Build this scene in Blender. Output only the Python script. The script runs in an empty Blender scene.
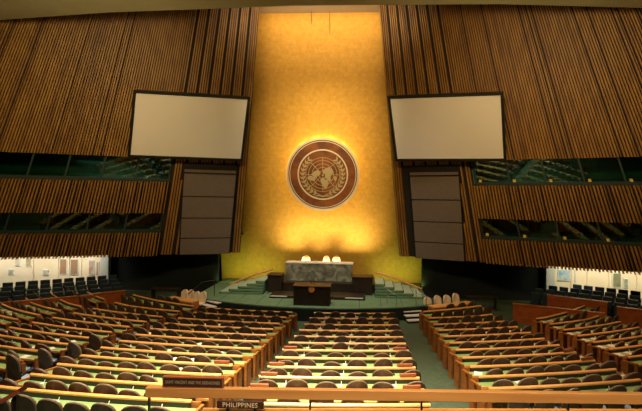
import bpy, bmesh, math, random
from mathutils import Vector, Matrix
random.seed(7)
SC = bpy.context.scene
COL = SC.collection
R = math.radians

# ------------------------------------------------------------------ camera
TH = R(3.5)
cd = bpy.data.cameras.new('camera'); cam = bpy.data.objects.new('camera', cd); COL.objects.link(cam)
cd.sensor_width = 36.0; cd.lens = 450.0 / 642 * 36.0
cd.shift_x = -19.0 / 642; cd.shift_y = -6.2 / 642
cam.location = (3.37, 0, 6.55)
cam.rotation_euler = (Matrix.Rotation(TH, 4, 'Z') @ Matrix.Rotation(R(90), 4, 'X') @ Matrix.Rotation(0.014, 4, 'Z')).to_euler()
cd.clip_end = 300; cd.clip_start = 0.05
SC.camera = cam

# ------------------------------------------------------------------ world, lamps, exposure
w = bpy.data.worlds.new('world'); SC.world = w; w.use_nodes = True
w.node_tree.nodes['Background'].inputs[0].default_value = (0.010, 0.010, 0.009, 1)
w.node_tree.nodes['Background'].inputs[1].default_value = 1.0
SC.view_settings.view_transform = 'Standard'; SC.view_settings.look = 'None'
SC.view_settings.exposure = 0.0; SC.view_settings.gamma = 1.0; SC.view_settings.use_curve_mapping = False


def area(name, loc, target, sx, sy, power, color, spread=180):
    l = bpy.data.lights.new(name, 'AREA'); l.shape = 'RECTANGLE'; l.size = sx; l.size_y = sy
    l.energy = power; l.color = color; l.spread = R(spread)
    o = bpy.data.objects.new(name, l); COL.objects.link(o); o.location = loc
    d = Vector(target) - Vector(loc)
    o.rotation_euler = d.to_track_quat('-Z', 'Y').to_euler()
    return o


WARM = (1.0, 0.74, 0.42)
# ceiling lamps over the seating, aimed down
area('ceiling_lamp_hall', (0, 13, 14.9), (0, 13.5, 0), 16, 6, 680, (1.0, 0.76, 0.50), 60)
area('ceiling_lamp_rear', (1, 8, 14.9), (1, 10.2, 0), 8, 2.5, 620, (1.0, 0.84, 0.60), 45)
area('ceiling_lamp_left', (-12, 15, 14.9), (-12, 18, 0), 5, 5, 150, (1.0, 0.62, 0.34), 60)
area('ceiling_lamp_right', (12, 15, 14.9), (12, 18, 0), 5, 5, 150, (1.0, 0.56, 0.28), 60)
area('gallery_fill', (4, -4.5, 14.9), (4, 6, 3.9), 8, 1.5, 230, (1.0, 0.78, 0.52), 40)  # added frontal fill behind the camera, brightens the parapet beam and signs
# fill lights added out of view to brighten the slatted walls
area('wall_fill_left', (-7, 12, 12.6), (-13, 27, 9.5), 8, 0.8, 400, (1.0, 0.74, 0.34), 110)
area('wall_fill_right', (8, 12, 12.6), (13.5, 27, 9.5), 8, 0.8, 400, (1.0, 0.70, 0.31), 110)
# stage lamps
area('stage_lamp', (0.5, 21.5, 15.0), (0.5, 27.0, 0.7), 12, 1.0, 250, (1.0, 0.88, 0.66), 60)
area('gold_wall_fill', (0.4, 18.5, 14.9), (0.4, 31, 10.0), 5, 0.8, 170, (1.0, 0.80, 0.42), 44)  # added fill, no fitting of its own, brightens the gold wall broadly
# cove lamp above the gold wall
area('cove_lamp', (0.4, 22.5, 16.3), (0.4, 29.4, 18.6), 8, 0.4, 165, (1.0, 0.78, 0.48), 100)
area('cove_strip', (0.4, 28.0, 18.6), (0.4, 29.6, 16.0), 8.4, 0.15, 75, (1.0, 0.76, 0.42), 150)
# uplights behind the rostrum and green floor wash at the foot of the gold wall
area('rostrum_uplight', (0.5, 29.85, 1.9), (0.5, 31.7, 4.9), 6.4, 0.3, 135, (1.0, 0.82, 0.46), 75)
area('foot_light_left', (-4.6, 30.4, 0.85), (-4.6, 32.0, 2.2), 4.6, 0.3, 28, (0.70, 1.0, 0.25), 160)
area('foot_light_right', (5.3, 30.4, 0.85), (5.3, 32.0, 2.2), 3.8, 0.3, 26, (0.70, 1.0, 0.25), 160)
# dim working lamps inside the upper interpreters' booths
area('booth_lamp_left', (-13.2, 27.4, 8.75), (-13.2, 27.4, 7), 7, 0.8, 16, (0.80, 1.0, 0.86), 170)
area('booth_lamp_right', (14.0, 27.2, 8.75), (14.0, 27.2, 7), 7, 0.8, 10, (0.80, 1.0, 0.86), 170)
# side corridor lamps
area('corridor_lamp_left', (-20.6, 28.2, 3.9), (-20.6, 30.3, 1.4), 11.5, 0.5, 235, (1.0, 0.90, 0.68), 90)
area('corridor_lamp_right', (21.2, 28.2, 3.9), (21.2, 30.3, 1.4), 11.5, 0.5, 235, (1.0, 0.88, 0.58), 90)

# ------------------------------------------------------------------ materials
def mat(name, col, rough=0.6, metal=0.0, col2=None, scale=4.0, stretch=None, bump=0.0, emit=None, estr=1.0, spec=0.5, detail=3.0):
    m = bpy.data.materials.new(name); m.use_nodes = True; nt = m.node_tree; b = nt.nodes['Principled BSDF']
    b.inputs['Roughness'].default_value = rough; b.inputs['Metallic'].default_value = metal
    b.inputs['Specular IOR Level'].default_value = spec
    b.inputs['Base Color'].default_value = (*col, 1)
    if col2 is not None or bump:
        tc = nt.nodes.new('ShaderNodeTexCoord'); mp = nt.nodes.new('ShaderNodeMapping'); nz = nt.nodes.new('ShaderNodeTexNoise')
        nt.links.new(tc.outputs['Object'], mp.inputs[0]); nt.links.new(mp.outputs[0], nz.inputs[0])
        mp.inputs['Scale'].default_value = stretch or (1, 1, 1)
        nz.inputs['Scale'].default_value = scale; nz.inputs['Detail'].default_value = detail
        if col2 is not None:
            r = nt.nodes.new('ShaderNodeValToRGB')
            r.color_ramp.elements[0].color = (*col, 1); r.color_ramp.elements[0].position = 0.35
            r.color_ramp.elements[1].color = (*col2, 1); r.color_ramp.elements[1].position = 0.65
            nt.links.new(nz.outputs[0], r.inputs[0]); nt.links.new(r.outputs[0], b.inputs['Base Color'])
        if bump:
            bp = nt.nodes.new('ShaderNodeBump'); bp.inputs['Strength'].default_value = bump
            nt.links.new(nz.outputs[0], bp.inputs['Height']); nt.links.new(bp.outputs[0], b.inputs['Normal'])
    if emit:
        b.inputs['Emission Color'].default_value = (*emit, 1); b.inputs['Emission Strength'].default_value = estr
    return m


M = {}
M['carpet'] = mat('green_carpet', (0.052, 0.085, 0.050), 0.95, col2=(0.072, 0.112, 0.066), scale=6, bump=0.2)
M['stage_carpet'] = mat('stage_carpet', (0.11, 0.20, 0.11), 0.9, col2=(0.14, 0.24, 0.135), scale=2)
M['slat'] = mat('slat_wood', (0.30, 0.135, 0.024), 0.5, col2=(0.44, 0.215, 0.042), scale=1.1, stretch=(3, 3, 0.25))
M['slat_b'] = mat('slat_wood_dark', (0.22, 0.095, 0.019), 0.5, col2=(0.34, 0.155, 0.032), scale=1.1, stretch=(3, 3, 0.25))
M['slat_back'] = mat('slat_backing', (0.020, 0.014, 0.009), 0.8)
M['wood'] = mat('desk_wood', (0.40, 0.13, 0.026), 0.38, col2=(0.54, 0.20, 0.042), scale=3, stretch=(1, 1, 4))
M['rail'] = mat('rail_wood', (0.84, 0.38, 0.10), 0.3, col2=(0.92, 0.47, 0.15), scale=3)
M['beam'] = mat('beam_wood', (0.55, 0.24, 0.065), 0.4, col2=(0.66, 0.31, 0.09), scale=2, stretch=(0.4, 3, 6))
M['tread_green'] = mat('pale_green_tread', (0.36, 0.46, 0.34), 0.6)
M['redwood'] = mat('red_partition_wood', (0.30, 0.070, 0.018), 0.4, col2=(0.42, 0.11, 0.028), scale=2, stretch=(1, 1, 4))
M['darkwood'] = mat('dark_wood', (0.028, 0.014, 0.008), 0.5, col2=(0.042, 0.020, 0.011), scale=3)
M['rostrum'] = mat('dark_rostrum', (0.017, 0.010, 0.007), 0.45, col2=(0.030, 0.018, 0.011), scale=5)
M['console'] = mat('console_dark', (0.016, 0.011, 0.008), 0.5)
M['green'] = mat('desk_green', (0.24, 0.39, 0.13), 0.5, col2=(0.30, 0.45, 0.17), scale=2)
M['chair'] = mat('chair_brown', (0.074, 0.050, 0.030), 0.6, col2=(0.105, 0.074, 0.046), scale=9)
M['chair_rim'] = mat('chair_rim', (0.30, 0.22, 0.15), 0.35)
M['chair_seat'] = mat('chair_seat_blue', (0.32, 0.44, 0.62), 0.5)
M['metal'] = mat('dark_metal', (0.04, 0.04, 0.04), 0.35, 0.8)
M['steel'] = mat('polished_steel', (0.75, 0.76, 0.75), 0.25, 0.9)
M['cream'] = mat('cream_leather', (0.88, 0.68, 0.46), 0.45)
M['white'] = mat('white_paper', (0.85, 0.84, 0.80), 0.6)
M['black'] = mat('black_frame', (0.010, 0.008, 0.008), 0.4)
M['screen'] = mat('screen_fabric', (0.90, 0.82, 0.77), 0.85, col2=(0.93, 0.85, 0.80), scale=0.3)
M['speaker'] = mat('speaker_cloth', (0.17, 0.125, 0.10), 0.9, col2=(0.24, 0.18, 0.15), scale=22, detail=6)
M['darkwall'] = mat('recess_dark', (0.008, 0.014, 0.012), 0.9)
M['ceiling'] = mat('ceiling_olive', (0.42, 0.37, 0.22), 0.9, col2=(0.46, 0.41, 0.25), scale=0.6)
M['ceil_up'] = mat('upper_ceiling', (0.60, 0.48, 0.33), 0.9, col2=(0.64, 0.52, 0.36), scale=0.5)
M['sidewall'] = mat('side_wall_wood', (0.22, 0.10, 0.03), 0.6, col2=(0.30, 0.14, 0.045), scale=1, stretch=(3, 3, 0.2))
M['lightwall'] = mat('corridor_wall', (0.80, 0.68, 0.50), 0.8, col2=(0.86, 0.76, 0.60), scale=0.8)
M['column'] = mat('pale_column', (0.70, 0.74, 0.72), 0.6)
M['navy'] = mat('navy_fabric', (0.012, 0.026, 0.050), 0.55, col2=(0.020, 0.040, 0.070), scale=5)
M['navy_trim'] = mat('navy_seat_trim', (0.07, 0.10, 0.13), 0.35)
M['tread'] = mat('pale_tread', (0.78, 0.74, 0.68), 0.5)
M['brass'] = mat('brass', (0.75, 0.30, 0.08), 0.35, 0.3)
M['ring'] = mat('emblem_ring', (0.74, 0.62, 0.46), 0.35, 0.2)
M['relief'] = mat('emblem_relief', (0.50, 0.38, 0.20), 0.4, 0.3)
M['sign'] = mat('sign_brown', (0.055, 0.022, 0.012), 0.4)
M['sign_text'] = mat('sign_text', (0.42, 0.34, 0.22), 0.6)
M['sign_frame'] = mat('sign_frame', (0.36, 0.10, 0.035), 0.4)
M['handrail'] = mat('handrail_red', (0.30, 0.055, 0.022), 0.25)
M['booth'] = mat('booth_green', (0.05, 0.14, 0.10), 0.7, col2=(0.09, 0.20, 0.14), scale=0.8)
M['mullion'] = mat('mullion', (0.030, 0.055, 0.050), 0.5)
M['amber'] = mat('amber_lamp', (0.7, 0.45, 0.05), 0.5, emit=(1.0, 0.62, 0.08), estr=0.08)


def mat_gold():
    m = mat('gold_leaf', (0.62, 0.36, 0.035), 0.62, 0.25, spec=0.5); nt = m.node_tree; b = nt.nodes['Principled BSDF']
    tc = nt.nodes.new('ShaderNodeTexCoord'); br = nt.nodes.new('ShaderNodeTexBrick'); nz = nt.nodes.new('ShaderNodeTexNoise')
    mp = nt.nodes.new('ShaderNodeMapping'); mp.inputs['Rotation'].default_value = (R(90), 0, 0)
    nt.links.new(tc.outputs['Object'], mp.inputs[0]); nt.links.new(mp.outputs[0], br.inputs[0]); nt.links.new(tc.outputs['Object'], nz.inputs[0])
    br.inputs['Color1'].default_value = (0.78, 0.42, 0.055, 1); br.inputs['Color2'].default_value = (0.74, 0.39, 0.050, 1)
    br.inputs['Mortar'].default_value = (0.72, 0.375, 0.046, 1); br.inputs['Scale'].default_value = 1.0
    br.inputs['Mortar Size'].default_value = 0.012; br.inputs['Brick Width'].default_value = 0.30; br.inputs['Row Height'].default_value = 0.30
    br.offset = 0.5
    nz.inputs['Scale'].default_value = 3.5; nz.inputs['Detail'].default_value = 8; nz.inputs['Roughness'].default_value = 0.7
    r = nt.nodes.new('ShaderNodeValToRGB'); r.color_ramp.elements[0].color = (0.84, 0.84, 0.84, 1); r.color_ramp.elements[1].color = (1.1, 1.1, 1.1, 1)
    r.color_ramp.elements[0].position = 0.3; r.color_ramp.elements[1].position = 0.7
    mx = nt.nodes.new('ShaderNodeMix'); mx.data_type = 'RGBA'; mx.blend_type = 'MULTIPLY'; mx.inputs[0].default_value = 1.0
    nt.links.new(nz.outputs[0], r.inputs[0]); nt.links.new(br.outputs[0], mx.inputs[6]); nt.links.new(r.outputs[0], mx.inputs[7])
    nt.links.new(mx.outputs[2], b.inputs['Base Color'])
    bp = nt.nodes.new('ShaderNodeBump'); bp.inputs['Strength'].default_value = 0.25; bp.inputs['Distance'].default_value = 0.05
    nt.links.new(nz.outputs[0], bp.inputs['Height']); nt.links.new(bp.outputs[0], b.inputs['Normal'])
    return m


def mat_marble():
    m = mat('grey_green_marble', (0.2, 0.2, 0.17), 0.3); nt = m.node_tree; b = nt.nodes['Principled BSDF']
    tc = nt.nodes.new('ShaderNodeTexCoord'); nz = nt.nodes.new('ShaderNodeTexNoise'); nz.inputs['Scale'].default_value = 1.8
    nz.inputs['Detail'].default_value = 8; nz.inputs['Distortion'].default_value = 1.6
    r = nt.nodes.new('ShaderNodeValToRGB'); e = r.color_ramp.elements
    e[0].color = (0.10, 0.105, 0.07, 1); e[0].position = 0.36; e[1].color = (0.36, 0.35, 0.27, 1); e[1].position = 0.64
    x = e.new(0.5); x.color = (0.21, 0.21, 0.155, 1)
    nt.links.new(tc.outputs['Object'], nz.inputs[0]); nt.links.new(nz.outputs[0], r.inputs[0]); nt.links.new(r.outputs[0], b.inputs['Base Color'])
    return m


def mat_disc():
    m = mat('emblem_disc_wood', (0.2, 0.06, 0.015), 0.4); nt = m.node_tree; b = nt.nodes['Principled BSDF']
    tc = nt.nodes.new('ShaderNodeTexCoord'); nz = nt.nodes.new('ShaderNodeTexNoise'); nz.inputs['Scale'].default_value = 1.3; nz.inputs['Detail'].default_value = 4
    r = nt.nodes.new('ShaderNodeValToRGB'); e = r.color_ramp.elements
    e[0].color = (0.11, 0.030, 0.008, 1); e[0].position = 0.38; e[1].color = (0.24, 0.072, 0.016, 1); e[1].position = 0.64
    nt.links.new(tc.outputs['Object'], nz.inputs[0]); nt.links.new(nz.outputs[0], r.inputs[0]); nt.links.new(r.outputs[0], b.inputs['Base Color'])
    return m


def mat_glass():
    m = bpy.data.materials.new('booth_glass'); m.use_nodes = True; nt = m.node_tree
    for n in list(nt.nodes): nt.nodes.remove(n)
    o = nt.nodes.new('ShaderNodeOutputMaterial'); mx = nt.nodes.new('ShaderNodeMixShader'); t = nt.nodes.new('ShaderNodeBsdfTransparent')
    g = nt.nodes.new('ShaderNodeBsdfGlossy'); t.inputs[0].default_value = (0.50, 0.68, 0.60, 1); g.inputs[1].default_value = 0.03
    g.inputs[0].default_value = (0.85, 1.0, 0.9, 1)
    mx.inputs[0].default_value = 0.09
    nt.links.new(t.outputs[0], mx.inputs[1]); nt.links.new(g.outputs[0], mx.inputs[2]); nt.links.new(mx.outputs[0], o.inputs[0])
    return m


M['gold'] = mat_gold(); M['marble'] = mat_marble(); M['disc'] = mat_disc(); M['glass'] = mat_glass()

# ------------------------------------------------------------------ helpers
def obj(name, bm, m, parent=None, smooth=False, loc=None):
    me = bpy.data.meshes.new(name)
    bmesh.ops.recalc_face_normals(bm, faces=bm.faces); bm.to_mesh(me); bm.free()
    if isinstance(m, (list, tuple)):
        for k in m: me.materials.append(k)
    else: me.materials.append(m)
    if smooth:
        for p in me.polygons: p.use_smooth = True
    o = bpy.data.objects.new(name, me); COL.objects.link(o)
    if parent: o.parent = parent
    if loc: o.location = loc
    return o


def thing(name, label, cat, loc=(0, 0, 0), rz=0.0, group=None):
    o = bpy.data.objects.new(name, None); COL.objects.link(o); o.location = loc; o.rotation_euler = (0, 0, rz)
    o.empty_display_size = 0.1
    o['label'] = label; o['category'] = cat
    if group: o['group'] = group
    return o


def tag(o, label, cat, group=None):
    o['label'] = label; o['category'] = cat
    if group: o['group'] = group
    return o


def struct(name, bm, m, parent=None, smooth=False):
    o = obj(name, bm, m, parent, smooth)
    if not parent: o['kind'] = 'structure'
    return o


def hexa(bm, b4, t4, mi=0):
    v = [bm.verts.new(p) for p in list(b4) + list(t4)]
    F = [(3, 2, 1, 0), (4, 5, 6, 7)] + [(i, (i + 1) % 4, 4 + (i + 1) % 4, 4 + i) for i in range(4)]
    for f in F:
        fc = bm.faces.new([v[i] for i in f]); fc.material_index = mi


def box(bm, x0, x1, y0, y1, z0, z1, mi=0):
    hexa(bm, [(x0, y0, z0), (x1, y0, z0), (x1, y1, z0), (x0, y1, z0)], [(x0, y0, z1), (x1, y0, z1), (x1, y1, z1), (x0, y1, z1)], mi)


def bbox(*a):
    bm = bmesh.new(); box(bm, *a); return bm


def bevel(bm, w, seg=2):
    bmesh.ops.bevel(bm, geom=list(bm.edges), offset=w, segments=seg, affect='EDGES', profile=0.5)
    return bm


def tube(bm, pts, r, n=8):
    rings = []
    for i, p in enumerate(pts):
        p = Vector(p)
        a = Vector(pts[max(i - 1, 0)]); b = Vector(pts[min(i + 1, len(pts) - 1)]); d = (b - a).normalized()
        u = d.cross(Vector((0, 0, 1)));
        if u.length < 1e-3: u = d.cross(Vector((0, 1, 0)))
        u.normalize(); v = d.cross(u)
        rings.append([bm.verts.new(p + u * r * math.cos(2 * math.pi * k / n) + v * r * math.sin(2 * math.pi * k / n)) for k in range(n)])
    for a, b in zip(rings, rings[1:]):
        for k in range(n): bm.faces.new((a[k], a[(k + 1) % n], b[(k + 1) % n], b[k]))
    bm.faces.new(rings[0]); bm.faces.new(rings[-1][::-1])


def prism(bm, pts, z0, z1):
    a = [bm.verts.new((*p, z0)) for p in pts]; b = [bm.verts.new((*p, z1)) for p in pts]
    n = len(pts)
    bm.faces.new(a[::-1]); bm.faces.new(b)
    for i in range(n): bm.faces.new((a[i], a[(i + 1) % n], b[(i + 1) % n], b[i]))


def ordinal(i):
    return ['first', 'second', 'third', 'fourth', 'fifth', 'sixth', 'seventh', 'eighth', 'ninth', 'tenth', 'eleventh', 'twelfth', 'thirteenth', 'fourteenth', 'fifteenth', 'sixteenth'][i]


def fz(y):                                   # raked floor, flat near the stage
    return max(0.0, 0.104 * (22.6 - y))


CY = 39.5                                    # the desk rows are arcs about this point on the hall axis
def pt(rr, ph):
    return rr * math.sin(ph), CY - rr * math.cos(ph)


def arcsec(bm, prof, ph0, ph1, n, mi=0):
    """sweep a closed (radius, height) profile along an arc, following the raked floor"""
    rings = []
    for i in range(n + 1):
        ph = ph0 + (ph1 - ph0) * i / n; ring = []
        for rr, z in prof:
            x, y = pt(rr, ph); ring.append(bm.verts.new((x, y, z + fz(y))))
        rings.append(ring)
    k = len(prof)
    for a, b in zip(rings, rings[1:]):
        for j in range(k):
            f = bm.faces.new((a[j], a[(j + 1) % k], b[(j + 1) % k], b[j])); f.material_index = mi
    bm.faces.new(rings[0]); bm.faces.new(rings[-1][::-1])


def rect(r0, r1, z0, z1):
    return [(r0, z0), (r1, z0), (r1, z1), (r0, z1)]


# ------------------------------------------------------------------ room shell
bm = bmesh.new()
xs = [-32, 32]; ys = [-7, 22.6, 45]
vv = [[bm.verts.new((x, y, 0.104 * (22.6 - y) if y < 22.6 else 0.0)) for x in xs] for y in ys]
for a, b in zip(vv, vv[1:]): bm.faces.new((a[0], a[1], b[1], b[0]))
lo = [[bm.verts.new((x, y, -0.6)) for x in xs] for y in ys]
for a, b in zip(lo, lo[1:]): bm.faces.new((a[1], a[0], b[0], b[1]))
bm.faces.new((vv[0][0], lo[0][0], lo[0][1], vv[0][1])); bm.faces.new((vv[2][1], lo[2][1], lo[2][0], vv[2][0]))
for s in (0, 1):
    bm.faces.new((vv[0][s], vv[1][s], lo[1][s], lo[0][s])); bm.faces.new((vv[1][s], vv[2][s], lo[2][s], lo[1][s]))
struct('floor', bm, M['carpet'])

# lower ceiling over the seats: gently curved far edge
bm = bmesh.new()
prism(bm, [(-32, -7), (32, -7), (32, 22.6), (18, 20.9), (9, 20.1), (0, 20.0), (-9, 20.5), (-18, 21.6), (-32, 23.6)], 15.2, 15.75)
struct('ceiling', bm, M['ceiling'])
bm = bmesh.new(); prism(bm, [(-32, 17), (32, 17), (32, 34), (-32, 34)], 18.75, 19.1)
struct('ceiling_upper', bm, M['ceil_up'])
bm = bbox(-32, 32, 16.6, 17.0, 15.6, 19.1); struct('ceiling_bulkhead', bm, M['ceiling'])
struct('wall_rear', bbox(-32, 32, -7.3, -7.0, -0.6, 19.1), M['sidewall'])
for s, nm in ((-1, 'wall_side_left'), (1, 'wall_side_right')):
    x0, x1 = sorted((s * 31.8, s * 32.1)); struct(nm, bbox(x0, x1, -7.0, 45, -0.6, 19.1), M['sidewall'])
struct('wall_outer_front', bbox(-32, 32, 36.0, 36.3, -0.6, 19.1), M['darkwall'])

# gold wall, leaning a little towards the hall
bm = bmesh.new()
hexa(bm, [(-7.15, 32.4, -0.3), (7.35, 32.4, -0.3), (7.35, 32.8, -0.3), (-7.15, 32.8, -0.3)],
     [(-7.15, 29.3, 19.0), (7.35, 29.3, 19.0), (7.35, 29.7, 19.0), (-7.15, 29.7, 19.0)])
struct('wall_gold', bm, M['gold'])
# dark recesses either side under the slatted walls
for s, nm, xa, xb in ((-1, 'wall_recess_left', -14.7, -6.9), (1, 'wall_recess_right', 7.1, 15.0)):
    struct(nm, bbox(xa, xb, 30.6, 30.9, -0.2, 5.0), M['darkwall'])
    yb = 30.9
for nm, xa, xb in (('wall_corridor_left', -31.8, -14.9), ('wall_corridor_right', 15.6, 31.8)):
    struct(nm, bbox(xa, xb, 30.2, 30.5, -0.2, 5.0), M['lightwall'])
CCEIL = []
for nm, xa, xb in (('ceiling_corridor_left', -31.8, -7), ('ceiling_corridor_right', 7.2, 31.8)):
    CCEIL.append((nm, xa, xb))
for nm, xa in (('trim_1', -14.9), ('trim_2', 15.0)):
    struct(nm, bbox(xa, xa + 0.55, 29.9, 30.19, 0, 5.0), M['column'])

# ------------------------------------------------------------------ slatted walls
PA = Vector((0.6, 20.0, 48.3)); Z0 = 2.83
WB = {}
for s in (-1, 1):
    a = Vector((-5.2 if s < 0 else 5.5, 30, Z0)); b = Vector((s * 18.0, 24.9, Z0)); L = (b - a).length; d = (b - a).normalized()
    n = (b - a).cross(PA - a).normalized()
    if n.y > 0: n = -n
    WB[s] = (a, d, n, L)


def wp(s, u, z, off=0.0):
    a, d, n, L = WB[s]; B = a + d * u; t = (z - Z0) / (PA.z - Z0)
    return B + (PA - B) * t + n * off


def wskew(bm, s, ub, ut, z0, z1, o0, o1):
    hexa(bm, [wp(s, ub[0], z0, o0), wp(s, ub[1], z0, o0), wp(s, ub[1], z0, o1), wp(s, ub[0], z0, o1)],
         [wp(s, ut[0], z1, o0), wp(s, ut[1], z1, o0), wp(s, ut[1], z1, o1), wp(s, ut[0], z1, o1)])


def wquad(bm, s, u0, u1, z0, z1, o0, o1, mi=0):
    hexa(bm, [wp(s, u0, z0, o0), wp(s, u1, z0, o0), wp(s, u1, z0, o1), wp(s, u0, z0, o1)],
         [wp(s, u0, z1, o0), wp(s, u1, z1, o0), wp(s, u1, z1, o1), wp(s, u0, z1, o1)], mi)


UEND = 23.0
for (nm, xa, xb), s in zip(CCEIL, (-1, 1)):  # low ceiling under the booths
    a_, b_ = wp(s, 0.3, 4.0, -0.42), wp(s, UEND, 4.0, -0.42)
    pp = [(a_.x, a_.y), (b_.x, b_.y), (s * 31.7, b_.y), (s * 31.7, 32.2), (a_.x, 32.2)]
    bm = bmesh.new(); prism(bm, pp, 3.95, 4.05); struct(nm, bm, M['darkwall'])
ZB = [(4.25, 5.55), (7.46, 8.92)]           # the two bands of booth windows
for s, nm in ((-1, 'wall_left'), (1, 'wall_right')):
    du = 0.0 if s < 0 else 0.35
    pu0, pu1, wu = 0.66 + du, 4.42 + du, 5.2 + du
    bk = bmesh.new()
    wquad(bk, s, -0.02, pu1 + 0.5, Z0, 8.92, -0.35, -0.13)
    wquad(bk, s, pu1 + 0.5, wu, Z0, 8.92, -0.35, -0.13)
    wquad(bk, s, wu, UEND, Z0, ZB[0][0], -0.35, -0.13)
    wquad(bk, s, wu, UEND, ZB[0][1], ZB[1][0], -0.35, -0.13)
    wquad(bk, s, -0.02, UEND, ZB[1][1], 18.7, -0.35, -0.13)
    wall = struct(nm, bk, M['slat_back'])
    sl = bmesh.new(); u = 0.05; k = 0
    rnd = random.Random(3 + s)
    while u < UEND - 0.1:
        wd = 0.105
        mi = 1 if rnd.random() < 0.22 else 0
        if u < 5.4: skip = (k % 5 == 4)
        else: skip = rnd.random() < 0.12
        if skip and u >= 5.4: skip = False; wd = 0.055
        if not skip:
            if u + wd < pu0 or (u > pu1 and u + wd < wu): segs = [(Z0, 18.7)]
            elif u < pu1 - 0.5: segs = [(8.7, 18.7)]
            elif u < pu1 + 0.02: segs = [(Z0, 7.6 if u > pu1 - 0.2 else 5.2), (8.7, 18.7)]
            elif u + wd >= wu and u < wu: segs = [(8.95, 18.7)]
            else: segs = [(ZB[1][1], 18.7)]
            for za, zb in segs: wquad(sl, s, u, u + wd, za, zb, -0.14, 0.0, mi)
        u += 0.172; k += 1
    obj('slats', sl, [M['slat'], M['slat_b']], wall)
    # the two balcony fronts, each a row of deeper, wider spaced slats
    fs = bmesh.new(); u = wu + 0.02; k = 0
    while u < UEND - 0.1:
        mi = 1 if rnd.random() < 0.2 else 0
        fw = 0.10 if rnd.random() > 0.12 else 0.06
        if True:
            wquad(fs, s, u, u + fw, Z0 - rnd.uniform(0, 0.05), ZB[0][0], -0.14, 0.14, mi)
            wquad(fs, s, u, u + fw, ZB[0][1], ZB[1][0], -0.14, 0.14, mi)
        u += 0.185; k += 1
    obj('balcony_slats', fs, [M['slat'], M['slat_b']], wall)

# booth windows
wi = 0
for s in (-1, 1):
    du = 0.0 if s < 0 else 0.45
    for bi, (za, zb) in enumerate(ZB):
        # the booth behind the glass
        bm = bmesh.new(); U0, U1 = 5.15 + du, UEND
        wquad(bm, s, U0, U1, za - 0.1, zb + 0.1, -2.3, -2.2)
        wquad(bm, s, U0, U1, za - 0.15, za - 0.02, -2.2, -0.4)
        wquad(bm, s, U0, U1, zb + 0.02, zb + 0.15, -2.2, -0.4)
        wquad(bm, s, U0 - 0.1, U0, za - 0.1, zb + 0.1, -2.3, -0.4)
        struct('wall_booth_%s_%s' % ('left' if s < 0 else 'right', 'lower' if bi == 0 else 'upper'), bm, M['booth'])
        u = U0 + 0.1; st = 2.12 if bi else 2.18
        if bi == 0 and s > 0: u = U0 - 0.05
        while u < 18.0:
            wi += 1
            bm = bmesh.new(); uu = min(u + st, 18.6)
            wquad(bm, s, u, u + 0.07, za, zb, -0.40, -0.22); wquad(bm, s, uu - 0.04, uu, za, zb, -0.40, -0.22)
            wquad(bm, s, u + 0.07, uu - 0.04, za, za + 0.16, -0.40, -0.22); wquad(bm, s, u + 0.07, uu - 0.04, zb - 0.05, zb, -0.40, -0.22)
            f = struct('window_%d' % wi, bm, M['mullion'])
            bm = bmesh.new(); wquad(bm, s, u + 0.07, uu - 0.04, za + 0.16, zb - 0.05, -0.33, -0.31)
            obj('pane', bm, M['glass'], f)
            if s > 0:
                bm = bmesh.new(); wquad(bm, s, u + 0.22, u + 0.38, za + 0.17, za + 0.30, -0.29, -0.18)
                obj('indicator_lamp', bm, M['amber'], f)
            u += st

# speaker columns
for s in (-1, 1):
    du = 0.0 if s < 0 else 0.35
    side = 'left' if s < 0 else 'right'
    t = thing('speaker_column', 'tall dark frame of stacked grey-brown cloth speaker panels under the %s screen' % side, 'speaker', tuple(wp(s, 2.5, Z0)))
    inv = Matrix.Translation(-Vector(t.location))
    bm = bmesh.new()
    def ue(z, k=0.0):                        # the frame is a true rectangle while the slats converge
        f = (z - Z0) / 5.8
        return (((0.66 if s < 0 else 1.12 + 0.16 * f) + k), (3.93 + 0.50 * f + (0.0 if s < 0 else 0.42)) - k)
    wskew(bm, s, ue(Z0), ue(8.65), Z0, 8.65, -0.13, 0.05)
    bm.transform(inv); obj('frame', bm, M['black'], t)
    zz = [2.85, 3.96, 5.28, 6.66, 8.14]; hh = [1.03, 1.24, 1.30, 1.38, 0.16]
    for z, h in zip(zz, hh):
        bm = bmesh.new(); wskew(bm, s, ue(z, 0.09), ue(z + h, 0.09), z, z + h, 0.05, 0.14); bm.transform(inv)
        obj('speaker_panel' if h > 0.5 else 'top_bar', bm, M['speaker'], t)

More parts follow.
